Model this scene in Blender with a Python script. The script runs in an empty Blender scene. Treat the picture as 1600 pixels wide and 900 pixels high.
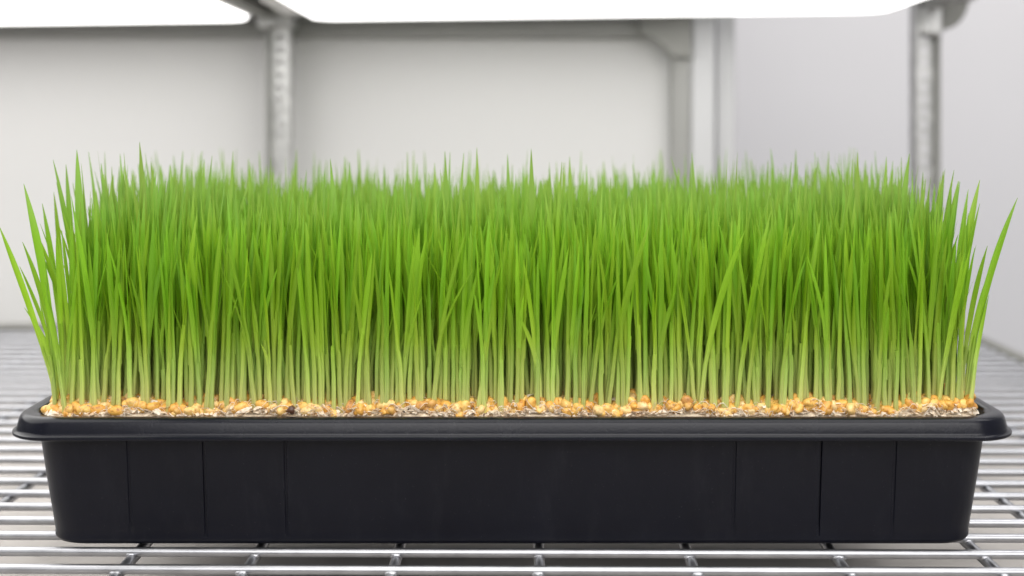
import bpy, math
import numpy as np
from mathutils import Vector, Matrix, Euler

scene = bpy.context.scene
C = scene.collection
rng = np.random.default_rng(20240611)

# ------------------------------------------------------------------ camera
# metres; x right, y away from the camera, z up; wire shelf top at z = 0
F = 1850.0            # focal length in photo pixels (1600 wide)
HC = 0.2324            # camera height above the shelf
HY = 205.0            # horizon row in the photo
cam_data = bpy.data.cameras.new("camera")
cam = bpy.data.objects.new("camera", cam_data)
C.objects.link(cam)
scene.camera = cam
cam.location = (0, 0, HC)
cam.rotation_euler = (math.radians(90), 0, 0)
cam_data.sensor_width = 36.0
cam_data.lens = 36.0 * F / 1600.0
cam_data.shift_y = -(450.0 - HY) / 1600.0
cam_data.clip_start = 0.02
cam_data.clip_end = 60.0
cam_data.dof.use_dof = True
cam_data.dof.focus_distance = 0.672
cam_data.dof.aperture_fstop = 4.0
cam_data.dof.aperture_blades = 0

# ------------------------------------------------------------------ ambient light and added fill lights
world = bpy.data.worlds.new("World")
scene.world = world
world.use_nodes = True
bg = world.node_tree.nodes["Background"]
bg.inputs[0].default_value = (0.97, 0.975, 1.0, 1)
bg.inputs[1].default_value = 0.29
kl = bpy.data.lights.new("front_fill_light", 'AREA')      # added fill light, brightens the tray front and stems
kl.shape = 'RECTANGLE'
kl.size, kl.size_y = 2.2, 0.9
kl.energy = 31.0
kl.color = (1.0, 0.98, 0.96)
klo = bpy.data.objects.new("front_fill_light", kl)
C.objects.link(klo)
klo.location = (0.25, -0.95, 1.05)
klo.rotation_euler = (Vector((0.05, 0.75, 0.1)) - Vector(klo.location)).to_track_quat('-Z', 'Y').to_euler()
wl = bpy.data.lights.new("far_wall_fill_light", 'AREA')    # second added fill light, brightens the far wall
wl.shape = 'RECTANGLE'
wl.size, wl.size_y = 1.6, 0.6
wl.energy = 21.0
wl.color = (1.0, 0.985, 0.98)
wlo = bpy.data.objects.new("far_wall_fill_light", wl)
C.objects.link(wlo)
wlo.location = (1.1, 0.9, 1.9)
wlo.rotation_euler = (Vector((0.75, 2.3, 0.3)) - Vector(wlo.location)).to_track_quat('-Z', 'Y').to_euler()
LAMP = 2.6            # radiance of the grow light diffusers

vs = scene.view_settings
vs.view_transform = 'Standard'
vs.look = 'None'
vs.exposure = 0.2
vs.gamma = 1.0
vs.use_curve_mapping = False
scene.render.engine = 'CYCLES'
cy = scene.cycles
cy.use_denoising = True
cy.denoiser = 'OPENIMAGEDENOISE'
cy.max_bounces = 10
cy.diffuse_bounces = 5
cy.transmission_bounces = 6
cy.glossy_bounces = 4
cy.sample_clamp_indirect = 6.0


def PX(px, d):
    return (px - 800.0) / F * d


def PZ(py, d):
    return HC - (py - HY) / F * d


# ------------------------------------------------------------------ materials
def new_mat(name):
    m = bpy.data.materials.new(name)
    m.use_nodes = True
    nt = m.node_tree
    b = nt.nodes["Principled BSDF"]
    return m, nt, b


def N(nt, kind, **kw):
    n = nt.nodes.new(kind)
    for k, v in kw.items():
        setattr(n, k, v)
    return n


def ramp(nt, stops, interp='LINEAR'):
    r = N(nt, "ShaderNodeValToRGB")
    r.color_ramp.interpolation = interp
    el = r.color_ramp.elements
    while len(el) < len(stops):
        el.new(0.5)
    for e, (p, c) in zip(el, stops):
        e.position = p
        e.color = (*c, 1)
    return r


def add_bump(nt, b, scale, strength, dist=0.001, detail=4, coord='Object', stretch=None):
    tc = N(nt, "ShaderNodeTexCoord")
    mp = N(nt, "ShaderNodeMapping")
    nz = N(nt, "ShaderNodeTexNoise")
    nz.inputs["Scale"].default_value = scale
    nz.inputs["Detail"].default_value = detail
    if stretch:
        mp.inputs["Scale"].default_value = stretch
    bp = N(nt, "ShaderNodeBump")
    bp.inputs["Strength"].default_value = strength
    bp.inputs["Distance"].default_value = dist
    nt.links.new(tc.outputs[coord], mp.inputs[0])
    nt.links.new(mp.outputs[0], nz.inputs["Vector"])
    nt.links.new(nz.outputs["Fac"], bp.inputs["Height"])
    nt.links.new(bp.outputs[0], b.inputs["Normal"])
    return nz


def mat_plain(name, col, rough=0.6, metal=0.0, var=0.08, vscale=6.0, bump=None, spec=0.5):
    m, nt, b = new_mat(name)
    tc = N(nt, "ShaderNodeTexCoord")
    nz = N(nt, "ShaderNodeTexNoise")
    nz.inputs["Scale"].default_value = vscale
    nz.inputs["Detail"].default_value = 5
    nt.links.new(tc.outputs["Object"], nz.inputs["Vector"])
    c0 = tuple(max(0, c * (1 - var)) for c in col)
    c1 = tuple(min(1, c * (1 + var)) for c in col)
    r = ramp(nt, [(0.3, c0), (0.7, c1)])
    nt.links.new(nz.outputs["Fac"], r.inputs[0])
    nt.links.new(r.outputs[0], b.inputs["Base Color"])
    b.inputs["Roughness"].default_value = rough
    b.inputs["Metallic"].default_value = metal
    b.inputs["Specular IOR Level"].default_value = spec
    if bump:
        add_bump(nt, b, *bump)
    return m


def mat_metal(name, col, rough, scale=60, var=0.12):
    m, nt, b = new_mat(name)
    b.inputs["Metallic"].default_value = 1.0
    tc = N(nt, "ShaderNodeTexCoord")
    nz = N(nt, "ShaderNodeTexNoise")
    nz.inputs["Scale"].default_value = scale
    nz.inputs["Detail"].default_value = 6
    nt.links.new(tc.outputs["Object"], nz.inputs["Vector"])
    r = ramp(nt, [(0.3, tuple(c * (1 - var) for c in col)), (0.7, tuple(min(1, c * (1 + var)) for c in col))])
    nt.links.new(nz.outputs["Fac"], r.inputs[0])
    nt.links.new(r.outputs[0], b.inputs["Base Color"])
    mr = N(nt, "ShaderNodeMapRange")
    mr.inputs["To Min"].default_value = rough * 0.75
    mr.inputs["To Max"].default_value = rough * 1.3
    nt.links.new(nz.outputs["Fac"], mr.inputs["Value"])
    nt.links.new(mr.outputs[0], b.inputs["Roughness"])
    return m


def mat_emit(name, col, strength):
    m, nt, b = new_mat(name)
    b.inputs["Base Color"].default_value = (0.85, 0.85, 0.85, 1)
    b.inputs["Emission Color"].default_value = (*col, 1)
    b.inputs["Emission Strength"].default_value = strength
    return m


def mat_grass():
    m, nt, b = new_mat("grass_leaf")
    al = N(nt, "ShaderNodeAttribute", attribute_name="along")
    ti = N(nt, "ShaderNodeAttribute", attribute_name="tint")
    ac = N(nt, "ShaderNodeAttribute", attribute_name="across")
    r = ramp(nt, [(0.0, (0.70, 0.60, 0.18)), (0.05, (0.62, 0.68, 0.23)), (0.16, (0.47, 0.64, 0.15)), (0.32, (0.305, 0.515, 0.042)),
                  (0.50, (0.190, 0.405, 0.012)), (0.80, (0.150, 0.338, 0.013)), (1.0, (0.175, 0.33, 0.045))])
    nt.links.new(al.outputs["Fac"], r.inputs[0])
    # per blade tint
    hs = N(nt, "ShaderNodeHueSaturation")
    mh = N(nt, "ShaderNodeMapRange")
    mh.inputs["To Min"].default_value = 0.481
    mh.inputs["To Max"].default_value = 0.503
    nt.links.new(ti.outputs["Fac"], mh.inputs["Value"])
    nt.links.new(mh.outputs[0], hs.inputs["Hue"])
    mv = N(nt, "ShaderNodeMapRange")
    mv.inputs["To Min"].default_value = 0.85
    mv.inputs["To Max"].default_value = 1.12
    fr = N(nt, "ShaderNodeMath", operation='FRACT')
    mu = N(nt, "ShaderNodeMath", operation='MULTIPLY')
    mu.inputs[1].default_value = 7.31
    nt.links.new(ti.outputs["Fac"], mu.inputs[0])
    nt.links.new(mu.outputs[0], fr.inputs[0])
    nt.links.new(fr.outputs[0], mv.inputs["Value"])
    nt.links.new(mv.outputs[0], hs.inputs["Value"])
    nt.links.new(r.outputs[0], hs.inputs["Color"])
    # lengthwise veins: paler lines across the blade
    sn = N(nt, "ShaderNodeMath", operation='MULTIPLY')
    sn.inputs[1].default_value = 22.0
    nt.links.new(ac.outputs["Fac"], sn.inputs[0])
    ss = N(nt, "ShaderNodeMath", operation='SINE')
    nt.links.new(sn.outputs[0], ss.inputs[0])
    mvn = N(nt, "ShaderNodeMapRange")
    mvn.inputs["From Min"].default_value = -1
    mvn.inputs["To Min"].default_value = 0.86
    mvn.inputs["To Max"].default_value = 1.08
    nt.links.new(ss.outputs[0], mvn.inputs["Value"])
    vm = N(nt, "ShaderNodeVectorMath", operation='SCALE')
    nt.links.new(hs.outputs[0], vm.inputs[0])
    nt.links.new(mvn.outputs[0], vm.inputs["Scale"])
    nt.links.new(vm.outputs[0], b.inputs["Base Color"])
    b.inputs["Roughness"].default_value = 0.5
    b.inputs["Specular IOR Level"].default_value = 0.35
    tr = N(nt, "ShaderNodeBsdfTranslucent")
    g = N(nt, "ShaderNodeGamma")
    g.inputs[1].default_value = 0.85
    nt.links.new(vm.outputs[0], g.inputs[0])
    nt.links.new(g.outputs[0], tr.inputs[0])
    mx = N(nt, "ShaderNodeMixShader")
    mx.inputs[0].default_value = 0.42
    nt.links.new(b.outputs[0], mx.inputs[1])
    nt.links.new(tr.outputs[0], mx.inputs[2])
    nt.links.new(mx.outputs[0], nt.nodes["Material Output"].inputs[0])
    return m


def mat_kernel():
    m, nt, b = new_mat("grain_kernel")
    ti = N(nt, "ShaderNodeAttribute", attribute_name="tint")
    oi = N(nt, "ShaderNodeObjectInfo")
    ad = N(nt, "ShaderNodeMath", operation='ADD')
    fr = N(nt, "ShaderNodeMath", operation='FRACT')
    nt.links.new(ti.outputs["Fac"], ad.inputs[0])
    nt.links.new(oi.outputs["Random"], ad.inputs[1])
    nt.links.new(ad.outputs[0], fr.inputs[0])
    r = ramp(nt, [(0.0, (0.60, 0.30, 0.05)), (0.3, (0.69, 0.39, 0.085)), (0.6, (0.72, 0.46, 0.13)), (0.82, (0.74, 0.55, 0.28)), (0.9, (0.70, 0.44, 0.12)), (1.0, (0.46, 0.22, 0.06))])
    nt.links.new(fr.outputs[0], r.inputs[0])
    tc = N(nt, "ShaderNodeTexCoord")
    nz = N(nt, "ShaderNodeTexNoise")
    nz.inputs["Scale"].default_value = 420
    nz.inputs["Detail"].default_value = 4
    nt.links.new(tc.outputs["Object"], nz.inputs["Vector"])
    rr = ramp(nt, [(0.30, (0.50, 0.34, 0.20)), (0.46, (0.92, 0.88, 0.8)), (0.6, (1, 1, 1)), (0.72, (1.05, 1.1, 1.25))])
    nt.links.new(nz.outputs["Fac"], rr.inputs[0])
    mx = N(nt, "ShaderNodeMix", data_type='RGBA', blend_type='MULTIPLY')
    mx.inputs[0].default_value = 1.0
    nt.links.new(r.outputs[0], mx.inputs[6])
    nt.links.new(rr.outputs[0], mx.inputs[7])
    nt.links.new(mx.outputs[2], b.inputs["Base Color"])
    b.inputs["Roughness"].default_value = 0.42
    b.inputs["Subsurface Weight"].default_value = 0.12
    b.inputs["Subsurface Radius"].default_value = (0.004, 0.002, 0.001)
    b.inputs["Subsurface Scale"].default_value = 0.5
    bp = N(nt, "ShaderNodeBump")
    bp.inputs["Strength"].default_value = 0.5
    bp.inputs["Distance"].default_value = 0.0006
    nt.links.new(nz.outputs["Fac"], bp.inputs["Height"])
    nt.links.new(bp.outputs[0], b.inputs["Normal"])
    return m


def mat_husk():
    m, nt, b = new_mat("husk_fibre")
    ti = N(nt, "ShaderNodeAttribute", attribute_name="tint")
    r = ramp(nt, [(0.0, (0.50, 0.31, 0.14)), (0.25, (0.76, 0.56, 0.34)), (0.6, (0.85, 0.72, 0.55)), (1.0, (0.88, 0.81, 0.70))])
    nt.links.new(ti.outputs["Fac"], r.inputs[0])
    nt.links.new(r.outputs[0], b.inputs["Base Color"])
    b.inputs["Roughness"].default_value = 0.75
    tr = N(nt, "ShaderNodeBsdfTranslucent")
    nt.links.new(r.outputs[0], tr.inputs[0])
    mx = N(nt, "ShaderNodeMixShader")
    mx.inputs[0].default_value = 0.35
    nt.links.new(b.outputs[0], mx.inputs[1])
    nt.links.new(tr.outputs[0], mx.inputs[2])
    nt.links.new(mx.outputs[0], nt.nodes["Material Output"].inputs[0])
    return m


def mat_plastic(name="black_plastic", spec=0.22, r0=0.27, r1=0.40):
    m, nt, b = new_mat(name)
    tc = N(nt, "ShaderNodeTexCoord")
    nz = N(nt, "ShaderNodeTexNoise")
    nz.inputs["Scale"].default_value = 16
    nz.inputs["Detail"].default_value = 7
    nz.inputs["Roughness"].default_value = 0.65
    nt.links.new(tc.outputs["Object"], nz.inputs["Vector"])
    r = ramp(nt, [(0.3, (0.0026, 0.0030, 0.0066)), (0.7, (0.0044, 0.0049, 0.0096))])
    nt.links.new(nz.outputs["Fac"], r.inputs[0])
    # specks of dust
    n2 = N(nt, "ShaderNodeTexNoise")
    n2.inputs["Scale"].default_value = 900
    n2.inputs["Detail"].default_value = 2
    nt.links.new(tc.outputs["Object"], n2.inputs["Vector"])
    r2 = ramp(nt, [(0.70, (0, 0, 0)), (0.78, (1, 1, 1))])
    nt.links.new(n2.outputs["Fac"], r2.inputs[0])
    mx = N(nt, "ShaderNodeMix", data_type='RGBA')
    mm = N(nt, "ShaderNodeMath", operation='MULTIPLY')
    mm.inputs[1].default_value = 0.25
    nt.links.new(r2.outputs[0], mm.inputs[0])
    nt.links.new(mm.outputs[0], mx.inputs[0])
    nt.links.new(r.outputs[0], mx.inputs[6])
    mx.inputs[7].default_value = (0.10, 0.10, 0.11, 1)
    sm = N(nt, "ShaderNodeMapping")
    sm.inputs["Scale"].default_value = (1.0, 1.0, 0.22)
    nt.links.new(tc.outputs["Object"], sm.inputs[0])
    n4 = N(nt, "ShaderNodeTexNoise")
    n4.inputs["Scale"].default_value = 75
    n4.inputs["Detail"].default_value = 8
    n4.inputs["Roughness"].default_value = 0.75
    nt.links.new(sm.outputs[0], n4.inputs["Vector"])
    r4 = ramp(nt, [(0.52, (0, 0, 0)), (0.80, (1, 1, 1))])
    nt.links.new(n4.outputs["Fac"], r4.inputs[0])
    m4 = N(nt, "ShaderNodeMath", operation='MULTIPLY')
    m4.inputs[1].default_value = 0.09
    nt.links.new(r4.outputs[0], m4.inputs[0])
    mx2 = N(nt, "ShaderNodeMix", data_type='RGBA')
    nt.links.new(m4.outputs[0], mx2.inputs[0])
    nt.links.new(mx.outputs[2], mx2.inputs[6])
    mx2.inputs[7].default_value = (0.075, 0.075, 0.085, 1)
    nt.links.new(mx2.outputs[2], b.inputs["Base Color"])
    mr = N(nt, "ShaderNodeMapRange")
    mr.inputs["To Min"].default_value = r0
    mr.inputs["To Max"].default_value = r1
    nt.links.new(nz.outputs["Fac"], mr.inputs["Value"])
    nt.links.new(mr.outputs[0], b.inputs["Roughness"])
    b.inputs["Specular IOR Level"].default_value = spec
    n3 = N(nt, "ShaderNodeTexNoise")
    n3.inputs["Scale"].default_value = 700
    n3.inputs["Detail"].default_value = 3
    nt.links.new(tc.outputs["Object"], n3.inputs["Vector"])
    bp = N(nt, "ShaderNodeBump")
    bp.inputs["Strength"].default_value = 0.10
    bp.inputs["Distance"].default_value = 0.0004
    nt.links.new(n3.outputs["Fac"], bp.inputs["Height"])
    nt.links.new(bp.outputs[0], b.inputs["Normal"])
    return m


M = dict(
    wall=mat_plain("painted_wall", (0.565, 0.563, 0.558), 0.7, var=0.015, vscale=2.5, bump=(180, 0.08, 0.002)),
    wall_cool=mat_plain("cool_painted_wall", (0.76, 0.75, 0.765), 0.7, var=0.015, vscale=2.5, bump=(180, 0.08, 0.002)),
    column=mat_plain("grey_paint", (0.47, 0.473, 0.48), 0.55, var=0.03),
    floor=mat_plain("pale_board", (0.43, 0.405, 0.385), 0.8, var=0.2, vscale=9, bump=(60, 0.3, 0.002)),
    zinc=mat_metal("zinc_wire", (0.38, 0.385, 0.405), 0.34),
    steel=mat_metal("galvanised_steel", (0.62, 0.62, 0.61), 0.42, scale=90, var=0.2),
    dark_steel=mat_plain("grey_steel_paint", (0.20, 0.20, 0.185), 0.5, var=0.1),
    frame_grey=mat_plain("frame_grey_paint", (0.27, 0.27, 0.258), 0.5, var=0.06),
    white=mat_plain("white_enamel", (0.80, 0.79, 0.79), 0.4, var=0.01),
    lamp=mat_emit("lit_diffuser", (1.0, 0.985, 0.965), LAMP),
    plastic=mat_plastic(),
    rim_plastic=mat_plastic("glossy_black_plastic", 0.25, 0.2, 0.32),
    grass=mat_grass(),
    kernel=mat_kernel(),
    husk=mat_husk(),
    dark_seed=mat_plain("dark_seed_coat", (0.07, 0.028, 0.014), 0.35, var=0.4, vscale=300),
    mat=mat_plain("root_mat", (0.74, 0.62, 0.46), 0.9, var=0.3, vscale=220, bump=(500, 0.8, 0.002)),
)


# ------------------------------------------------------------------ mesh helpers
def mesh_from(name, V, Fc, mat, attrs=None, smooth=True, angle=None):
    me = bpy.data.meshes.new(name)
    V = np.asarray(V, dtype=np.float32)
    if isinstance(Fc, np.ndarray):
        k = Fc.shape[1]
        nf = len(Fc)
        me.vertices.add(len(V))
        me.vertices.foreach_set("co", V.ravel())
        me.loops.add(nf * k)
        me.loops.foreach_set("vertex_index", Fc.astype(np.int32).ravel())
        me.polygons.add(nf)
        me.polygons.foreach_set("loop_start", np.arange(0, nf * k, k, dtype=np.int32))
    else:
        me.from_pydata([tuple(map(float, v)) for v in V], [], [tuple(int(i) for i in f) for f in Fc])
    me.update(calc_edges=True)
    me.validate()
    if attrs:
        for an, av in attrs.items():
            a = me.attributes.new(an, 'FLOAT', 'POINT')
            a.data.foreach_set("value", np.asarray(av, dtype=np.float32))
    me.materials.append(M[mat] if isinstance(mat, str) else mat)
    if smooth:
        me.polygons.foreach_set("use_smooth", np.ones(len(me.polygons), dtype=bool))
        if angle is not None:
            me.set_sharp_from_angle(angle=math.radians(angle))
    return me


def link(name, me, parent=None, loc=None, **props):
    o = bpy.data.objects.new(name, me)
    C.objects.link(o)
    if parent is not None:
        o.parent = parent
    if loc is not None:
        o.location = loc
    for k, v in props.items():
        o[k] = v
    return o


def empty(name, loc, **props):
    o = bpy.data.objects.new(name, None)
    o.empty_display_size = 0.01
    C.objects.link(o)
    o.location = loc
    for k, v in props.items():
        o[k] = v
    return o


class MB:
    """collects shapes for one mesh"""
    def __init__(s):
        s.v, s.f = [], []

    def add(s, V, Fc):
        o = len(s.v)
        s.v += [tuple(map(float, v)) for v in V]
        s.f += [tuple(int(i) + o for i in f) for f in Fc]
        return s

    def box(s, x0, x1, y0, y1, z0, z1, bev=0.0):
        if bev <= 0:
            V = [(x0, y0, z0), (x1, y0, z0), (x1, y1, z0), (x0, y1, z0), (x0, y0, z1), (x1, y0, z1), (x1, y1, z1), (x0, y1, z1)]
            return s.add(V, [(0, 3, 2, 1), (4, 5, 6, 7), (0, 1, 5, 4), (1, 2, 6, 5), (2, 3, 7, 6), (3, 0, 4, 7)])
        b = bev
        loops = []
        for ins, z in ((b, z0), (0, z0 + b), (0, z1 - b), (b, z1)):
            X0, X1, Y0, Y1 = x0 + ins, x1 - ins, y0 + ins, y1 - ins
            c = b if ins == 0 else b * 0.6
            loops.append([(X0 + c, Y0, z), (X1 - c, Y0, z), (X1, Y0 + c, z), (X1, Y1 - c, z), (X1 - c, Y1, z), (X0 + c, Y1, z), (X0, Y1 - c, z), (X0, Y0 + c, z)])
        return s.loft(loops, cap=True)

    def loft(s, loops, cap=False):
        n = len(loops[0])
        V = [p for L in loops for p in L]
        Fc = []
        for i in range(len(loops) - 1):
            for j in range(n):
                k = (j + 1) % n
                Fc.append((i * n + j, i * n + k, (i + 1) * n + k, (i + 1) * n + j))
        if cap:
            Fc.append(tuple(range(n - 1, -1, -1)))
            Fc.append(tuple((len(loops) - 1) * n + j for j in range(n)))
        return s.add(V, Fc)

    def tube(s, pts, r, n=10, cap=True):
        pts = [Vector(p) for p in pts]
        loops = []
        up = Vector((0.0123, 0.021, 1.0))
        for i, p in enumerate(pts):
            t = (pts[min(i + 1, len(pts) - 1)] - pts[max(i - 1, 0)]).normalized()
            a = t.cross(up)
            if a.length < 1e-3:
                a = t.cross(Vector((1, 0, 0)))
            a.normalize()
            b = a.cross(t).normalized()
            rr = r[i] if hasattr(r, '__len__') else r
            loops.append([tuple(p + a * math.cos(2 * math.pi * j / n) * rr + b * math.sin(2 * math.pi * j / n) * rr) for j in range(n)])
        return s.loft(loops, cap)

    def build(s, name, mat, parent=None, loc=None, smooth=True, angle=40, **props):
        me = mesh_from(name, s.v, s.f, mat, smooth=smooth, angle=angle)
        return link(name, me, parent, loc, **props)


def rrect(hx, hy, r, z, cx=0.0, cy=0.0, seg=8):
    out = []
    for (sx, sy, a0) in ((1, -1, -90), (1, 1, 0), (-1, 1, 90), (-1, -1, 180)):
        for k in range(seg + 1):
            a = math.radians(a0 + 90.0 * k / seg)
            out.append((cx + sx * (hx - r) + r * math.cos(a), cy + sy * (hy - r) + r * math.sin(a), z))
    return out


# ------------------------------------------------------------------ setting: walls and floor
D_PANEL = 1.425
MB().box(-2.2, PX(1058, D_PANEL), D_PANEL, D_PANEL + 0.04, -1.0, 1.2).build("back_wall", 'wall', kind='structure', smooth=False)
MB().box(-1.0, 2.6, 2.30, 2.36, -1.0, 1.6).build("far_wall", 'wall_cool', kind='structure', smooth=False)
MB().box(PX(1080, 1.402), PX(1118, 1.402), 1.402, 1.58, -0.9, 1.2, 0.003).build("column", 'column', kind='structure')
MB().box(PX(1119, 1.42) , PX(1149, 1.42), 1.42, 1.60, -0.9, 1.2, 0.002).build("column_return", 'column', kind='structure')
MB().box(-2.2, 2.6, -0.2, 1.46, -0.085, -0.062).build("lower_shelf_board", 'floor', kind='structure', smooth=False)

MB().box(-2.2, PX(1079, 1.45), 0.40, D_PANEL, PZ(37, 1.3) + 0.075, PZ(37, 1.3) + 0.095).build("overhead_shade_board", 'column', kind='structure', smooth=False)  # unseen board, added to block ambient light above the back wall

# frame behind the tray: rail along the top of the back wall, upright at its end, corner plate
fr = empty("wall_frame", (PX(1062, 1.402), 1.402, -0.25), label="grey steel frame with top rail and corner plate around the back wall", category="frame")
fx, fyy, fz = fr.location
m = MB()
m.box(PX(1050, 1.402) - fx, PX(1079, 1.402) - fx, 0.0, 0.022, 0, 0.75, 0.002)
m.build("upright", 'frame_grey', fr)
m = MB()
m.box(-1.6, PX(1049, 1.402) - fx, 0.002, 0.022, PZ(57, 1.402) - fz, PZ(30, 1.402) - fz, 0.002)
m.build("top_rail", 'frame_grey', fr)  # rail; its dark grey also stands in for shade below the lamps
m = MB()
pl = [(998, 20), (1079, 20), (1079, 88), (1052, 88), (1030, 66), (1000, 50)]
L0 = [(PX(x, 1.392) - fx, -0.012, PZ(y, 1.392) - fz) for x, y in pl]
L1 = [(a, -0.004, c) for a, b_, c in L0]
m.loft([L0, L1], cap=True)
m.build("corner_plate", 'dark_steel', fr)

# ------------------------------------------------------------------ shelf posts with their holes
D_POST = 1.385


def shelf_post(px0, px1, label, dark_side, arm):
    xc = PX((px0 + px1) / 2, D_POST)
    w = (px1 - px0) / F * D_POST
    root = empty("shelf_post", (xc, D_POST, -0.26), label=label, category="post", group="perforated shelf posts")
    z0, z1 = 0.0, 0.70
    # perforated web
    hw = w * 0.5 - 0.004
    pitch = 0.0145
    hr = 0.0042
    m = MB()
    nz = int((z1 - z0) / pitch)
    for i in range(nz):
        za, zb = z0 + i * pitch, z0 + (i + 1) * pitch
        zc = (za + zb) / 2
        for yy, flip in ((0.004, False), (0.006, True)):
            outer = [(-hw, za), (0, za), (hw, za), (hw, zc), (hw, zb), (0, zb), (-hw, zb), (-hw, zc)]
            inner = [(hr * math.cos(math.radians(a)), zc + hr * 1.15 * math.sin(math.radians(a))) for a in (225, 270, 315, 0, 45, 90, 135, 180)]
            V = [(x, yy, z) for x, z in outer] + [(x, yy, z) for x, z in inner]
            Fc = []
            for j in range(8):
                k = (j + 1) % 8
                q = (j, k, 8 + k, 8 + j)
                Fc.append(q if not flip else q[::-1])
            m.add(V, Fc)
    m.build("web", 'steel', root, smooth=False)
    for s in (-1, 1):
        m = MB()
        xa, xb = sorted((s * hw, s * (hw + 0.004)))
        m.box(xa, xb, -0.010, 0.016, z0, z1, 0.0008)
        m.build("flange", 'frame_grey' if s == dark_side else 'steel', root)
    return root, xc


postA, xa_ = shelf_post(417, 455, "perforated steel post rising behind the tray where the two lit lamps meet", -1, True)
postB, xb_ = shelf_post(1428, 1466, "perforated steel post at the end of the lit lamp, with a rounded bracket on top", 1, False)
zoff = 0.26
# bracket and arm on the first post
m = MB()
m.box(-0.024, 0.019, -0.014, 0.018, PZ(44, D_POST) + zoff, PZ(8, D_POST) + zoff, 0.003)
m.build("collar", 'steel', postA)
m = MB()
zz = PZ(18, D_POST) + zoff
m.loft([[(-0.016, -0.012, zz - 0.010), (0.000, -0.012, zz - 0.010), (0.000, -0.012, zz + 0.014), (-0.016, -0.012, zz + 0.014)],
        [(-0.016, -0.42, zz - 0.010), (0.000, -0.42, zz - 0.010), (0.000, -0.42, zz + 0.014), (-0.016, -0.42, zz + 0.014)]][::-1], cap=True)
m.build("side_arm", 'dark_steel', postA)
m = MB()
m.box(0.003, 0.034, -0.075, -0.018, PZ(16, 1.28) + zoff, PZ(-14, 1.28) + zoff, 0.003)
m.build("hook_bracket", 'frame_grey', postA)
# bracket on the second post
m = MB()
m.box(-0.010, 0.014, -0.020, 0.018, PZ(58, D_POST) + zoff, PZ(8, D_POST) + zoff, 0.004)
m.build("collar", 'steel', postB)
m = MB()
zt = PZ(-10, D_POST) + zoff
zb = PZ(48, D_POST) + zoff
x0, x1 = 0.0145, PX(1506, D_POST) - xb_
arc = [(x0, zt)] + [(x0 + (x1 - x0) * math.cos(a), zt - 0.006 - (zt - zb - 0.006) * math.sin(a)) for a in np.linspace(0, math.pi / 2, 9)]
arc = [(x1, zt)] + arc[1:] + [(x0, zt)]
m.loft([[(x, -0.016, z) for x, z in arc], [(x, 0.010, z) for x, z in arc]], cap=True)
m.build("rounded_bracket", 'dark_steel', postB)
m = MB()
m.box(-0.016, 0.05, -0.024, 0.02, PZ(5, D_POST) + zoff, PZ(-12, D_POST) + zoff, 0.002)
m.build("shelf_rail", 'steel', postB)


m = MB()
za, zc = PZ(15, D_POST) + zoff, PZ(-4, D_POST) + zoff
m.box(-0.014, 0.012, -0.50, -0.026, za, zc, 0.002)
m.build("side_arm", 'frame_grey', postB)


# ------------------------------------------------------------------ grow lights
def grow_light(cx, hx, y0, y1, z, label, roll):
    hy = (y1 - y0) / 2
    root = empty("grow_light", (cx, (y0 + y1) / 2, z), label=label, category="lamp", group="lit grow lights above the shelf")
    root.rotation_euler = (0, roll, 0)
    MB().loft([rrect(hx, hy, 0.030, 0.004), rrect(hx, hy, 0.030, 0.030), rrect(hx - 0.012, hy - 0.012, 0.026, 0.042)], cap=True).build("housing", 'white', root)
    MB().loft([rrect(hx - 0.006, hy - 0.003, 0.028, 0.0), rrect(hx - 0.004, hy - 0.0015, 0.029, 0.0036)], cap=True).build("diffuser", 'lamp', root)
    return root


ROLL = -0.0135
YF = 1.335
zl = lambda x: HC + (HY - (39 - 19 * (x / YF * F + 800) / 1415)) / F * YF
xl0, xl1 = -1.10, PX(402, YF)
grow_light((xl0 + xl1) / 2, (xl1 - xl0) / 2, 0.42, YF, zl((xl0 + xl1) / 2), "lit white lamp panel cut off by the edge of the picture", ROLL)
xr0, xr1 = PX(486, YF), PX(1384, YF)
gl = grow_light((xr0 + xr1) / 2, (xr1 - xr0) / 2, 0.42, YF, zl((xr0 + xr1) / 2), "long lit white lamp panel spanning between the two steel posts", ROLL)
m = MB()
hx = (xr1 - xr0) / 2
m.box(-hx - 0.026, -hx + 0.010, 0.30, 0.4315, 0.0045, 0.0125, 0.003)
m.build("end_cap", 'white', gl)

# ------------------------------------------------------------------ wire shelf
SHX0, SHX1 = -1.25, 0.518
Y0W, DW, NW = 0.6334, 0.0263, 30
YREAR = 1.400
shelf = empty("wire_shelf", (0, 1.0, -0.008), label="zinc wire shelf of close parallel rods carrying the black tray", category="shelf")
so = Vector(shelf.location)
shelf.rotation_euler = (0, 0, -0.0085)
RW = 0.0026
wire_me = None
for i in range(-1, NW):
    y = Y0W + DW * i
    if y > YREAR - 0.012:
        break
    if wire_me is None:
        m = MB()
        xs = np.linspace(SHX0, SHX1, 12)
        m.tube([(x, 0, 0) for x in xs], RW, n=14)
        wire_me = mesh_from("wire", m.v, m.f, 'zinc', angle=60)
    o = link("wire", wire_me, shelf, (0, y - so.y, -RW - so.z))
    o.rotation_euler = (rng.uniform(0, 6.28), 0, rng.normal(0, 0.0006))
rod_me = None
rods = [-0.324, -0.209, -0.141, -0.0615, 0.018, 0.102, 0.184, 0.266, 0.318, 0.40, -0.42, -0.51, -0.60, -0.69]
for x in rods:
    if rod_me is None:
        m = MB()
        m.tube([(0, y, 0) for y in np.linspace(0.58, YREAR + 0.001, 8)], 0.0031, n=12)
        rod_me = mesh_from("cross_rod", m.v, m.f, 'zinc', angle=60)
    link("cross_rod", rod_me, shelf, (x - so.x, -so.y, -2 * RW - 0.0010 - so.z))
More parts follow.
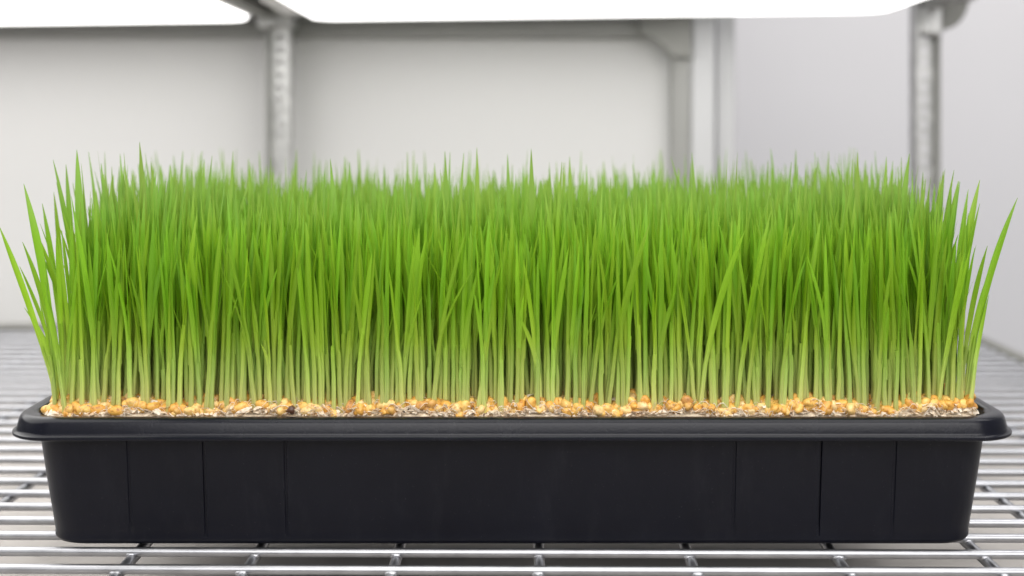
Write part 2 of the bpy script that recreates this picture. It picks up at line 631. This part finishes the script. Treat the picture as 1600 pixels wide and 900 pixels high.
# weld beads where front wires cross the rods
bead = MB()
loops = []
for k in range(5):
    a = -math.pi / 2 + math.pi * (k + 0.02) / 4.04
    loops.append([(0.0040 * math.cos(a) * math.cos(t), 0.0020 * math.cos(a) * math.sin(t), 0.0018 * math.sin(a)) for t in np.linspace(0, 2 * math.pi, 9)[:-1]])
bead.loft(loops, cap=True)
bead_me = mesh_from("weld", bead.v, bead.f, 'zinc', angle=60)
for x in rods[:9]:
    for i in (0, 1, 2, 3):
        y = Y0W + DW * i
        o = link("weld", bead_me, shelf, (x + rng.normal(0, 0.0006), y - 0.0017 - so.y, -2 * RW + 0.0012 - so.z))
        o.scale = (rng.uniform(0.8, 1.15), rng.uniform(0.8, 1.2), rng.uniform(0.8, 1.2))
m = MB()
m.tube([(x, YREAR, 0.0) for x in np.linspace(SHX0, SHX1, 6)], 0.0045, n=12)
m.tube([(x, YREAR, -0.026) for x in np.linspace(SHX0, SHX1, 6)], 0.0045, n=12)
me = mesh_from("rear_rail", m.v, m.f, 'dark_steel', angle=60)
link("rear_rail", me, shelf, (0, -so.y, -so.z))
m = MB()
m.tube([(SHX1, y, 0.0) for y in np.linspace(0.50, YREAR, 6)], 0.0055, n=12)
m.tube([(SHX1, y, -0.024) for y in np.linspace(0.50, YREAR, 6)], 0.0055, n=12)
link("side_rail", mesh_from("side_rail", m.v, m.f, 'dark_steel', angle=60), shelf, (0, -so.y, -so.z))

# ------------------------------------------------------------------ tray
TX, TY = 0.0, 0.785
HX, HYT = 0.2812, 0.140
tray = empty("seedling_tray", (TX, TY, 0.0), label="shallow black plastic seedling tray with a flared rim, full of sprouting grass", category="tray")
m = MB()
prof = [(0.0138, 0.0640), (0.0126, 0.0722), (0.0120, 0.0736), (0.0108, 0.0744), (0.0080, 0.0747), (0.0060, 0.0746), (0.0046, 0.0741), (0.0036, 0.0731), (0.0030, 0.0717),
        (0.0020, 0.0672), (0.0017, 0.0660), (0.0008, 0.06535), (0.0001, 0.0651), (0.0, 0.0646), (0.0001, 0.0637), (0.0008, 0.0632), (0.0022, 0.0634), (0.0036, 0.0640), (0.0042, 0.0700), (0.0060, 0.0726), (0.0105, 0.0726), (0.0116, 0.0640)]
loops = [rrect(HX - i_, HYT - i_, 0.026 - i_ * 0.35, z, seg=12) for i_, z in prof]
m.loft(loops)
m.build("rim", 'rim_plastic', tray, angle=50)

grooves = [-0.2135, -0.1715, -0.1262, 0.1242, 0.1718, 0.2132]
gdepth = dict(zip(grooves, (0.3, 0.65, 0.42, 0.3, 0.9, 0.35)))      # how deep each moulded groove is
gfill = sorted(grooves + [-0.08, -0.04, 0.0, 0.04, 0.08])


def body_loop(ins, z, groove=0.0, r=0.026):
    hx, hy = HX - ins, HYT - ins
    rr = max(0.006, r - ins * 0.3)
    pts = []

    def corner(sx, sy, a0):
        for k in range(11):
            a = math.radians(a0 + 9 * k)
            pts.append((sx * (hx - rr) + rr * math.cos(a), sy * (hy - rr) + rr * math.sin(a), z))

    def edge(along_x, sgn, gl):
        for g in gl:
            if g not in gdepth:
                bw = 0.0011 * math.cos(math.pi * g / (2 * hx)) * min(1, z / 0.02)
                pts.append((g, sgn * (hy - bw), z))
                continue
            for off, dep in ((-0.0034, 0), (-0.0026, -0.22), (-0.0008, -0.05), (-0.0005, 1), (0.0004, 1), (0.0008, -0.2), (0.0028, 0)):
                o = off if sgn < 0 else -off
                if along_x:
                    bw = 0.0011 * math.cos(math.pi * (g + o) / (2 * hx)) * min(1, z / 0.02)
                    pts.append((g + o, sgn * (hy - bw - groove * dep * gdepth[g]), z))
                else:
                    pts.append((sgn * (hx - groove * dep), g + o, z))
    edge(True, -1, gfill)
    corner(1, -1, -90)
    edge(False, 1, [])
    corner(1, 1, 0)
    edge(True, 1, gfill[::-1])
    corner(-1, 1, 90)
    edge(False, -1, [])
    corner(-1, -1, 180)
    return pts


m = MB()
G = 0.0016
outer = [(0.0118, 0.0700, G), (0.0122, 0.0600, G), (0.0150, 0.036, G), (0.0178, 0.014, G * 0.9), (0.0184, 0.0090, G * 0.5), (0.0189, 0.0052, 0.0002), (0.0187, 0.0041, 0), (0.0188, 0.0026, 0),
         (0.0196, 0.0012, 0), (0.0212, 0.0004, 0), (0.0285, 0.0002, 0), (0.045, 0.0010, 0)]
inner = [(0.046, 0.0030, 0), (0.028, 0.0030, 0), (0.0215, 0.008, 0), (0.0142, 0.060, 0), (0.0135, 0.0695, 0)]
loops = [body_loop(*a) for a in inner[::-1]][::-1]
all_loops = [body_loop(i_, z, g) for i_, z, g in outer] + [body_loop(i_, z, g) for i_, z, g in inner]
m.loft(all_loops[::-1])
n = len(all_loops[0])
m.add(all_loops[11], [tuple(range(n - 1, -1, -1))])
m.add(all_loops[12], [tuple(range(n))])
m.build("body", 'plastic', tray, angle=28)

# ------------------------------------------------------------------ root mat, husk litter
BX = 0.2595
BYF, BYB = TY - HYT + 0.0145, TY + HYT - 0.020
BZ = 0.0742


def bed_z(x, y):
    e = np.clip((y - BYF) / 0.010, 0, 1)
    return BZ + 0.0022 * e + 0.0011 * np.sin(x * 61 + 1.3) * np.sin(x * 143) + 0.0008 * np.sin(y * 190 + x * 83)


nx, ny = 260, 90
gx = np.linspace(-BX, BX, nx)
gy = np.linspace(BYF, BYB, ny)
XX, YY = np.meshgrid(gx, gy)
ZZ = bed_z(XX, YY) - 0.0004 + rng.normal(0, 0.0005, XX.shape)
EX = np.minimum(np.clip((BX - np.abs(XX)) / 0.006, 0, 1), np.clip((YY - BYF) / 0.004, 0, 1))
ZZ -= (1 - EX) * 0.0018
V = np.stack([XX, YY, ZZ], -1).reshape(-1, 3)
ii = np.arange(nx * ny).reshape(ny, nx)
Fq = np.stack([ii[:-1, :-1], ii[:-1, 1:], ii[1:, 1:], ii[1:, :-1]], -1).reshape(-1, 4)
ring = np.concatenate([ii[0, :], ii[1:, -1], ii[-1, -2::-1], ii[-2:0:-1, 0]])
low = V[ring].copy()
low[:, 2] = 0.004
low[:, 0] *= 0.93
low[:, 1] = TY + (low[:, 1] - TY) * 0.93
base = len(V)
V = np.concatenate([V, low])
nr = len(ring)
kk = np.arange(nr)
k2 = (kk + 1) % nr
Fs = np.stack([ring[kk], base + kk, base + k2, ring[k2]], -1)
link("root_mat", mesh_from("root_mat", V, np.concatenate([Fq, Fs]), 'mat'), kind='stuff', label="pale matted layer of roots and husks filling the black tray")


def litter(n_flakes, n_fibres):
    Vs, Fs_, T = [], [], []
    c = 0
    for i in range(n_flakes):
        u = rng.random()
        if u < 0.55:
            x = rng.uniform(-BX, BX)
            y = BYF + abs(rng.normal(0, 0.0035)) + 0.0005
        elif u < 0.68:
            x = rng.choice([-1, 1]) * (BX - abs(rng.normal(0, 0.002)))
            y = rng.uniform(BYF, BYB)
        else:
            x = rng.uniform(-BX, BX)
            y = BYF + rng.random() ** 1.6 * 0.05
        z = bed_z(x, y) + rng.uniform(-0.0010, 0.0016) + (rng.uniform(0.002, 0.0045) if u > 0.90 else 0)
        L = rng.uniform(0.0026, 0.0066)
        W = L * rng.uniform(0.25, 0.65)
        if rng.random() < 0.12:
            L *= 1.5
        R = np.array(Euler((rng.normal(0, 0.38), rng.normal(0, 0.3), rng.uniform(0, 6.28))).to_matrix())
        cu = rng.uniform(-0.5, 0.8) * L
        pts = []
        for a in (-1, -0.35, 0.4, 1):
            for bb in (-1, 1):
                ww = W * (0.35 if abs(a) == 1 else 1) * rng.uniform(0.6, 1.1)
                pts.append((a * L * 0.5, bb * ww * 0.5, cu * (0.25 - a * a * 0.25) + rng.normal(0, 0.0003)))
        P = np.array(pts) @ R.T + (x, y, z)
        Vs.append(P)
        Fs_.append(np.array([(0, 2, 3, 1), (2, 4, 5, 3), (4, 6, 7, 5)]) + c)
        T += [float(np.clip(rng.normal(0.78, 0.18), 0, 1))] * 8
        c += 8
    for i in range(n_fibres):
        x = rng.uniform(-BX + 0.014, BX - 0.014)
        y = BYF + abs(rng.normal(0, 0.005))
        z = bed_z(x, y) + rng.uniform(-0.0006, 0.0016)
        a = rng.uniform(0, 6.28)
        L = rng.uniform(0.004, 0.012)
        r = rng.uniform(0.00014, 0.0003)
        k = 6
        tt = np.linspace(0, 1, k)
        bend = rng.normal(0, 0.6)
        arc = rng.uniform(0.0, 0.0065)
        path = np.stack([x + L * tt * np.cos(a + bend * tt), np.maximum(y + L * 0.5 * tt * np.sin(a + bend * tt), BYF - 0.001), z + arc * np.sin(tt * 3.1) - 0.0005], -1)
        for j in range(3):
            an = 2.094 * j
            Vs.append(path + np.array([0, math.cos(an) * r, math.sin(an) * r]))
        for j in range(3):
            j2 = (j + 1) % 3
            Fs_.append(np.array([(c + j * k + q, c + j * k + q + 1, c + j2 * k + q + 1, c + j2 * k + q) for q in range(k - 1)]))
        T += [float(np.clip(rng.normal(0.8, 0.15), 0, 1))] * (3 * k)
        c += 3 * k
    return np.concatenate(Vs), np.concatenate(Fs_), np.array(T)


V, Fq, T = litter(5200, 1100)
link("husk_litter", mesh_from("husk_litter", V, Fq, 'husk', {"tint": T}), kind='stuff', label="pale shredded husks and root hairs strewn between the kernels")


# ------------------------------------------------------------------ kernels
def kernel_arrays(nu=10, nv=7, seed=0):
    r2 = np.random.default_rng(seed)
    V = []
    for i in range(nv):
        t = -1 + 2 * (i + 0.0) / (nv - 1)
        t = math.sin(t * math.pi / 2)
        rad = math.sqrt(max(0.012, 1 - abs(t) ** 2.3)) * (1 - 0.16 * t)
        for j in range(nu):
            a = 2 * math.pi * j / nu
            cx = math.cos(a)
            sz = math.sin(a)
            crease = 1 - 0.34 * math.exp(-((a - 1.5 * math.pi) / 0.35) ** 2)
            k = rad * crease * (1 + r2.normal(0, 0.06))
            V.append((t * 0.0045, cx * k * 0.0029, sz * k * 0.0026))
    Fc = []
    for i in range(nv - 1):
        for j in range(nu):
            j2 = (j + 1) % nu
            Fc.append((i * nu + j, i * nu + j2, (i + 1) * nu + j2, (i + 1) * nu + j))
    # close the ends with quads fanned in pairs
    for i0, rev in ((0, True), ((nv - 1) * nu, False)):
        idx = [i0 + j for j in range(nu)]
        for q in range(0, nu - 2, 2):
            f = (idx[0], idx[q + 1], idx[q + 2], idx[(q + 3) % nu])
            Fc.append(f[::-1] if rev else f)
    return np.array(V), np.array([f for f in Fc if len(set(f)) == 4])


KV = [kernel_arrays(seed=s) for s in range(4)]
kernel_me = [mesh_from("kernel", v, f, 'kernel') for v, f in KV]


def kernel_pose(spread=0.5):
    e = Euler((rng.uniform(0, 6.28), rng.normal(0, spread), rng.uniform(0, 6.28)))
    s = rng.uniform(0.95, 1.28)
    return e, (s * rng.uniform(0.9, 1.1), s, s)


# ------------------------------------------------------------------ grass seedlings
LREF = 0.118


def path_point(b, tip, k, t):
    e = k * t + (1 - k) * t * t
    return np.stack([b[0] + (tip[0] - b[0]) * e, b[1] + (tip[1] - b[1]) * e, b[2] + (tip[2] - b[2]) * t], -1)


def frame_along(P):
    T = np.gradient(P, axis=0)
    T /= np.linalg.norm(T, axis=1, keepdims=True) + 1e-12
    return T


def ribbon(P, half_w, chan, az, twist, nu, wav=0.0):
    """blade surface along P; half_w per point, chan = depth of its channel, az = direction of its width"""
    n = len(P)
    T = frame_along(P)
    tt = np.linspace(0, 1, n)
    a = az + twist * tt
    S = np.stack([np.cos(a), np.sin(a), np.zeros(n)], -1)
    S -= T * np.sum(S * T, 1, keepdims=True)
    S /= np.linalg.norm(S, axis=1, keepdims=True) + 1e-12
    Nn = np.cross(T, S)
    us = np.linspace(-1, 1, nu)
    V = P[:, None, :] + S[:, None, :] * (half_w[:, None] * us[None, :])[..., None] + Nn[:, None, :] * ((chan * half_w)[:, None] * (us ** 2 - 0.4)[None, :])[..., None]
    ids = np.arange(n * nu).reshape(n, nu)
    Fq = np.stack([ids[:-1, :-1], ids[:-1, 1:], ids[1:, 1:], ids[1:, :-1]], -1).reshape(-1, 4)
    across = np.tile(us, n)
    return V.reshape(-1, 3), Fq, across


def stem_tube(P, r, ns):
    n = len(P)
    a = np.linspace(0, 2 * math.pi, ns, endpoint=False)
    V = P[:, None, :] + np.stack([np.outer(r, np.cos(a)), np.outer(r, np.sin(a)), np.zeros((n, ns))], -1)
    ids = np.arange(n * ns).reshape(n, ns)
    nxt = np.roll(ids, -1, axis=1)
    Fq = np.stack([ids[:-1], nxt[:-1], nxt[1:], ids[1:]], -1).reshape(-1, 4)
    return V.reshape(-1, 3), Fq, np.tile(np.sin(a), n)


def blade_width(tau, W, w0):
    grow = np.clip(tau / 0.45, 0, 1)
    grow = grow * grow * (3 - 2 * grow)
    w = w0 + (W - w0) * grow
    tp = np.clip((tau - 0.60) / 0.40, 0, 1)
    return np.maximum(w * (1 - tp ** 1.9) ** 0.9, 0.00012)


def make_seedling(spec, fine):
    """spec: base, tip, k, split, W, az, twist, second (tip offset or None), tint -> list of (part, V, F, along, across)"""
    b, tip, k, split, W, az, tw, sec, tint, r0 = spec
    out = []
    ns = 8 if fine else 5
    nst = 9 if fine else 5
    nlf = 18 if fine else 9
    nu = 5 if fine else 3
    H = tip[2] - b[2]
    t = np.linspace(0, split * 1.12, nst)
    P = path_point(b, tip, k, t)
    wob = np.sin(t / split * 3.0 + tint * 20) * 0.0004
    P[:, 0] += wob * np.sin(t / split * math.pi)
    r = r0 * (1.0 + 0.30 * np.exp(-(t * H / 0.006)) + 0.02 * np.sin(t * 40))
    r[-1] *= 0.8
    V, Fq, ac = stem_tube(P, r, ns)
    al = np.repeat(t * H / LREF, ns)
    out.append(("stem", V, Fq, al, ac))
    t0 = split * 0.80
    t = np.linspace(t0, 1, nlf)
    P = path_point(b, tip, k, t)
    tau = np.linspace(0, 1, nlf)
    hw = blade_width(tau, W, r0 * 1.02)
    chan = 1.0 - 0.72 * np.clip(tau / 0.35, 0, 1)
    V, Fq, ac = ribbon(P, hw, chan, az, tw, nu)
    out.append(("leaf", V, Fq, np.repeat(t * H / LREF, nu), ac))
    if sec is not None:
        P0 = path_point(b, tip, k, np.array([t0, t0 + 0.01]))
        T0 = (P0[1] - P0[0]) / np.linalg.norm(P0[1] - P0[0])
        tip2 = np.array(tip) + np.array(sec)
        Lz = tip2[2] - P0[0][2]
        if Lz > 0.015:
            tl = np.linspace(0, 1, nlf)
            ctrl = P0[0] + T0 * Lz * 0.45
            Q = ((1 - tl) ** 2)[:, None] * P0[0] + (2 * tl * (1 - tl))[:, None] * ctrl + (tl ** 2)[:, None] * tip2
            hw = blade_width(tl, W * 0.9, r0 * 0.98)
            V, Fq, ac = ribbon(Q, hw, chan, az + 2.6, -tw, nu)
            out.append(("leaf", V, Fq, np.repeat((Q[:, 2] - b[2]) / LREF, nu), ac))
    return out


# --- scattered seedlings
specs = []
sp = 0.0044
row = 0
y = BYF + 0.0040
while y < BYB - 0.004:
    x = -BX + 0.004 + (sp / 2 if row % 2 else 0)
    while x < BX - 0.003:
        if rng.random() < 0.93 + 0.06 * math.sin(x * 83 + 1.1) * math.sin(x * 37 + y * 60):
            px_ = x + rng.normal(0, 0.0016)
            py_ = max(y + rng.normal(0, 0.0014), BYF + 0.0026)
            bz = float(bed_z(px_, py_)) + 0.001
            depth = (py_ - BYF) / (BYB - BYF)
            h = rng.normal(0.0950 + 0.0135 * min(1, (py_ - BYF) / 0.07) + 0.007 * (py_ - BYF) / (BYB - BYF), 0.0072)
            if rng.random() < 0.035:
                h += rng.uniform(0.008, 0.028)
            if rng.random() < 0.10:
                h *= rng.uniform(0.62, 0.88)
            edge = np.clip((abs(px_) - (BX - 0.030)) / 0.030, 0, 1)
            h += 0.009 * float(np.clip((abs(px_) - (BX - 0.085)) / 0.06, 0, 1)) * min(1, (py_ - BYF) / 0.03)
            h *= 1 + 0.035 * math.sin(px_ * 47 + 0.7) * math.sin(px_ * 19 + py_ * 31 + 2.1)
            h = float(np.clip(h, 0.05, 0.142))
            ex = np.sign(px_) * edge ** 1.5 * rng.uniform(0.0, 0.018)
            ey = -np.clip(1 - (py_ - BYF) / 0.02, 0, 1) * rng.uniform(-0.003, 0.008)
            tip = (px_ + rng.normal(0, 0.0060) + ex, py_ + rng.normal(0, 0.007) + ey, bz + h)
            sec = None
            if rng.random() < 0.7:
                a = rng.uniform(0, 6.28)
                dz = rng.uniform(0.002, 0.034)
                rr_ = rng.uniform(0.06, 0.20) * (h * 0.65 - dz)
                sec = (rr_ * math.cos(a), rr_ * math.sin(a) * 0.8, -dz)
            specs.append([(px_, py_, bz), tip, rng.uniform(0.15, 0.7), rng.uniform(0.26, 0.46), rng.uniform(0.00102, 0.00155),
                          rng.normal(0, 0.75), rng.normal(0, 0.7), sec, rng.random(), rng.uniform(0.00112, 0.00145)])
        x += sp
    y += sp * 0.92
    row += 1


# --- the blades one can pick out: (tip px, tip py, base px, depth, half width mm, curve, label)
def hero(tx, ty, bx, d, W, k, label, dt=0.0, az=0.0, split=0.3, sec=None, tw=0.1, zb=None, cat="seedling"):
    bX = PX(bx, d)
    b = (bX, d, float(bed_z(bX, d)) + 0.001)
    tip = (PX(tx, d + dt), d + dt, PZ(ty, d + dt))
    return [b, tip, k, split, W * 0.00086, az, tw, sec, rng.random(), 0.00125], label


heroes = [
    hero(-2, 352, 92, 0.670, 2.0, 0.75, "long curved grass blade leaning out farthest, its tip cut by the picture edge"),
    hero(37, 287, 89, 0.676, 2.7, 0.30, "tall broad grass blade arching outward beside the farthest-leaning curved blade"),
    hero(35, 378, 90, 0.682, 1.8, 0.10, "short thin outward blade between the two outermost blades beside the plain wall", dt=0.0),
    hero(66, 318, 99, 0.705, 2.0, 0.25, "outward leaning blade just inside the broad arching blade, tip against the wall"),
    hero(84, 300, 104, 0.72, 1.8, 0.3, "slim upright blade, third tip inward from the broad arching blade"),
    hero(103, 257, 118, 0.725, 2.2, 0.3, "tall blade whose tip stands just beside the broad pointed blade near the corner"),
    hero(120, 234, 132, 0.700, 3.0, 0.55, "broadest pointed blade standing high above the tray corner", az=0.1),
    hero(158, 255, 178, 0.720, 2.0, 0.45, "slim tall blade between the broadest pointed blade and the highest tip"),
    hero(218, 222, 236, 0.705, 2.4, 0.45, "highest blade of all, its sharp tip standing clear against the wall"),
    hero(388, 248, 396, 0.80, 2.0, 0.5, "tall blade just in front of the perforated post by the lamp joint"),
    hero(516, 248, 535, 0.715, 2.2, 0.4, "tall blade with a slightly tilted tip, first beyond the perforated post"),
    hero(600, 260, 606, 0.80, 2.0, 0.5, "soft tall tip between the tilted blade and the pair of close tall tips"),
    hero(652, 255, 645, 0.78, 2.0, 0.5, "tall tip bending back slightly, just before the pair of close tall tips"),
    hero(695, 236, 704, 0.735, 2.1, 0.5, "first of the pair of close tall tips above the middle of the tray"),
    hero(745, 231, 750, 0.73, 2.0, 0.5, "second of the pair of close tall tips above the middle of the tray"),
    hero(793, 241, 800, 0.74, 2.0, 0.5, "tall tip standing just before the thickest middle blade"),
    hero(830, 233, 833, 0.712, 2.4, 0.5, "thickest tall upright blade above the middle of the tray"),
    hero(890, 245, 896, 0.75, 2.0, 0.5, "tall tip standing just after the thickest middle blade"),
    hero(1080, 253, 1076, 0.77, 2.0, 0.5, "tall tip in front of the grey upright of the wall frame"),
    hero(1200, 250, 1196, 0.79, 1.9, 0.5, "soft tall tip in front of the plain wall past the grey column"),
    hero(1340, 238, 1340, 0.715, 2.2, 0.5, "tall upright tip, first of three high tips before the end post"),
    hero(1385, 245, 1378, 0.725, 2.2, 0.5, "tall upright tip, second of three high tips before the end post"),
    hero(1421, 240, 1392, 0.712, 2.7, 0.4, "broad high blade leaning toward the end post, third of three high tips"),
    hero(1474, 268, 1455, 0.73, 2.3, 0.4, "tall blade standing just past the end post"),
    hero(1487, 282, 1470, 0.70, 2.2, 0.4, "tall straight blade with a blunt double tip past the end post"),
    hero(1513, 296, 1484, 0.71, 2.2, 0.4, "blade leaning outward between the blunt double tip and the broad bowed blade"),
    hero(1531, 281, 1488, 0.680, 2.9, 0.15, "broad bowed blade bending outward near the tray end"),
    hero(1543, 384, 1503, 0.684, 1.9, 0.25, "short outward blade, upper of the two tucked behind the outermost straight blade"),
    hero(1553, 408, 1508, 0.690, 1.7, 0.3, "shorter thin outward blade, lower of the two tucked behind the outermost straight blade"),
    hero(1590, 309, 1509, 0.668, 2.3, 0.35, "outermost blade leaning far past the tray end, opposite the long curved blade"),
    hero(1016, 348, 950, 0.664, 2.0, 0.35, "pale slanting blade crossing in front of the others, nearer the tray middle", dt=-0.012),
    hero(1164, 360, 1094, 0.664, 2.1, 0.35, "pale slanting blade crossing in front of the others, nearer the end post", dt=-0.012),
    hero(946, 486, 922, 0.664, 1.2, 0.4, "short stubby shoot with a blunt tip beside the pale slanting blade", dt=-0.004, split=0.6),
    hero(655, 356, 640, 0.665, 2.5, 0.5, "broad young leaf with a small forked tip in front of the tray middle", dt=-0.010, sec=(0.004, 0.0, -0.004)),
    hero(1421, 612, 1420, 0.664, 0.9, 0.5, "tiny yellow sprout just breaking from a kernel in the front row", dt=0, split=0.6),
]

specs_front = sorted(range(len(specs)), key=lambda i: specs[i][0][1])
hb = np.array([h[0][0][:2] for h in heroes])
front_ids, rest_ids = [], []
N_FRONT = 300 - len(heroes)
for i in specs_front:
    bxy = np.array(specs[i][0][:2])
    if np.min(np.linalg.norm(hb - bxy, axis=1)) < 0.0026:
        continue
    (front_ids if len(front_ids) < N_FRONT else rest_ids).append(i)


def seedling_object(spec, label, group):
    b = np.array(spec[0])
    root = empty("grass_seedling", tuple(b), label=label, category="seedling", group=group)
    for part, V, Fq, al, ac in make_seedling(spec, True):
        n_ = len(V)
        me = mesh_from(part, V - b, Fq, 'grass', {"along": al, "across": ac, "tint": np.full(n_, spec[8])})
        link(part, me, root)
    e, s = kernel_pose(0.35)
    o = link("seed", kernel_me[int(rng.integers(4))], root, (rng.normal(0, 0.0012), rng.normal(0.0008, 0.001), 0.0002))
    o.rotation_euler = e
    o.scale = s
    return root


ZONES = [(-0.2135, "left corner panel"), (-0.1715, "second panel from left"), (-0.1262, "third panel from left"), (-0.042, "left third of the middle panel"),
         (0.042, "centre of the middle panel"), (0.1242, "right third of the middle panel"), (0.1718, "third panel from right"), (0.2132, "second panel from right"), (9, "right corner panel")]


def zone(x):
    for lim, ph in ZONES:
        if x < lim:
            return ph


def seedling_label(sp_):
    dx = sp_[1][0] - sp_[0][0]
    lean = "leaning left" if dx < -0.005 else ("leaning right" if dx > 0.005 else "standing upright")
    form = "two-leaved" if sp_[7] is not None else "single-leaved"
    h = sp_[1][2] - sp_[0][2]
    form = ("tall " if h > 0.103 else ("short " if h < 0.089 else "")) + form
    return f"{form} grass seedling {lean} in front rows above {zone(sp_[0][0])}"


for sp_, lab in heroes:
    seedling_object(sp_, lab, "grass seedlings that stand out from the stand")
for i in front_ids:
    seedling_object(specs[i], seedling_label(specs[i]), "grass seedlings crowded in the front rows")

# --- the rest as one mass of grass
Vs, Fs_, AL, AC, TI = [], [], [], [], []
KVs, KFs, KT = [], [], []
c = 0
kc = 0


def add_kernel_mass(x, y, z, spread):
    global kc
    kv, kf = KV[int(rng.integers(4))]
    e, s = kernel_pose(spread)
    P = (kv * np.array(s)) @ np.array(e.to_matrix()).T + (x, y, z)
    KVs.append(P)
    KFs.append(kf + kc)
    KT.append(np.full(len(P), rng.random()))
    kc += len(P)


for i in rest_ids:
    s_ = specs[i]
    for part, V, Fq, al, ac in make_seedling(s_, False):
        Vs.append(V)
        Fs_.append(Fq + c)
        AL.append(al)
        AC.append(ac)
        TI.append(np.full(len(V), s_[8]))
        c += len(V)
    bx_, by_, bz_ = s_[0]
    if by_ < BYF + 0.09 or BX - abs(bx_) < 0.03:
        add_kernel_mass(bx_ + rng.normal(0, 0.001), by_, bz_ + 0.0008, 0.4)
link("grass", mesh_from("grass", np.concatenate(Vs), np.concatenate(Fs_), 'grass',
     {"along": np.concatenate(AL), "across": np.concatenate(AC), "tint": np.concatenate(TI)}), kind='stuff',
     label="dense bright green grass filling the tray behind its front rows")
print("grass quads", sum(len(f) for f in Fs_))

# --- loose kernels: the front ones singly, the rest as a mass
n_single = 0
for i in range(308):
    x = rng.uniform(-BX + 0.002, BX - 0.002)
    yv = BYF + 0.0028 + abs(rng.normal(0, 0.0050))
    # leave strips of bare husk as in the photograph
    if (-0.195 < x < -0.130 or -0.238 < x < -0.215) and yv < BYF + 0.007 and rng.random() < 0.6:
        continue
    e, s = kernel_pose(0.5)
    o = link("grain_kernel", kernel_me[int(rng.integers(4))], None, (x, yv, float(bed_z(x, yv)) + rng.uniform(0.0018, 0.0036)),
             label=f"golden grain kernel lying loose at the front rim above {zone(x)}", category="kernel", group="loose grain kernels along the front of the tray")
    o.rotation_euler = e
    o.scale = s
for i in range(900):
    x = rng.uniform(-BX + 0.002, BX - 0.002)
    yv = BYF + 0.010 + rng.random() ** 1.5 * 0.07
    add_kernel_mass(x, yv, float(bed_z(x, yv)) + rng.uniform(0.0008, 0.004), 0.5)
for i in range(260):
    sx = rng.choice([-1, 1])
    x = sx * (BX - 0.001 - abs(rng.normal(0, 0.005)))
    yv = rng.uniform(BYF + 0.005, BYB)
    add_kernel_mass(x, yv, float(bed_z(x, yv)) + rng.uniform(0.0008, 0.003), 0.5)
link("grain_layer", mesh_from("grain_layer", np.concatenate(KVs), np.concatenate(KFs), 'kernel', {"tint": np.concatenate(KT)}), kind='stuff',
     label="layer of golden sprouted grain under the grass behind the front kernels")

# one dark seed near the front edge
kv, kf = kernel_arrays(12, 9, 9)
kv = kv * np.array([0.62, 0.95, 1.05])
xd = PX(456, 0.662)
o = link("dark_seed", mesh_from("dark_seed", kv, kf, 'dark_seed'), None, (xd, BYF + 0.0012, BZ + 0.0026),
         label="single round dark brown seed lying against the front rim", category="seed")
o.rotation_euler = (0.3, 0.2, 1.4)
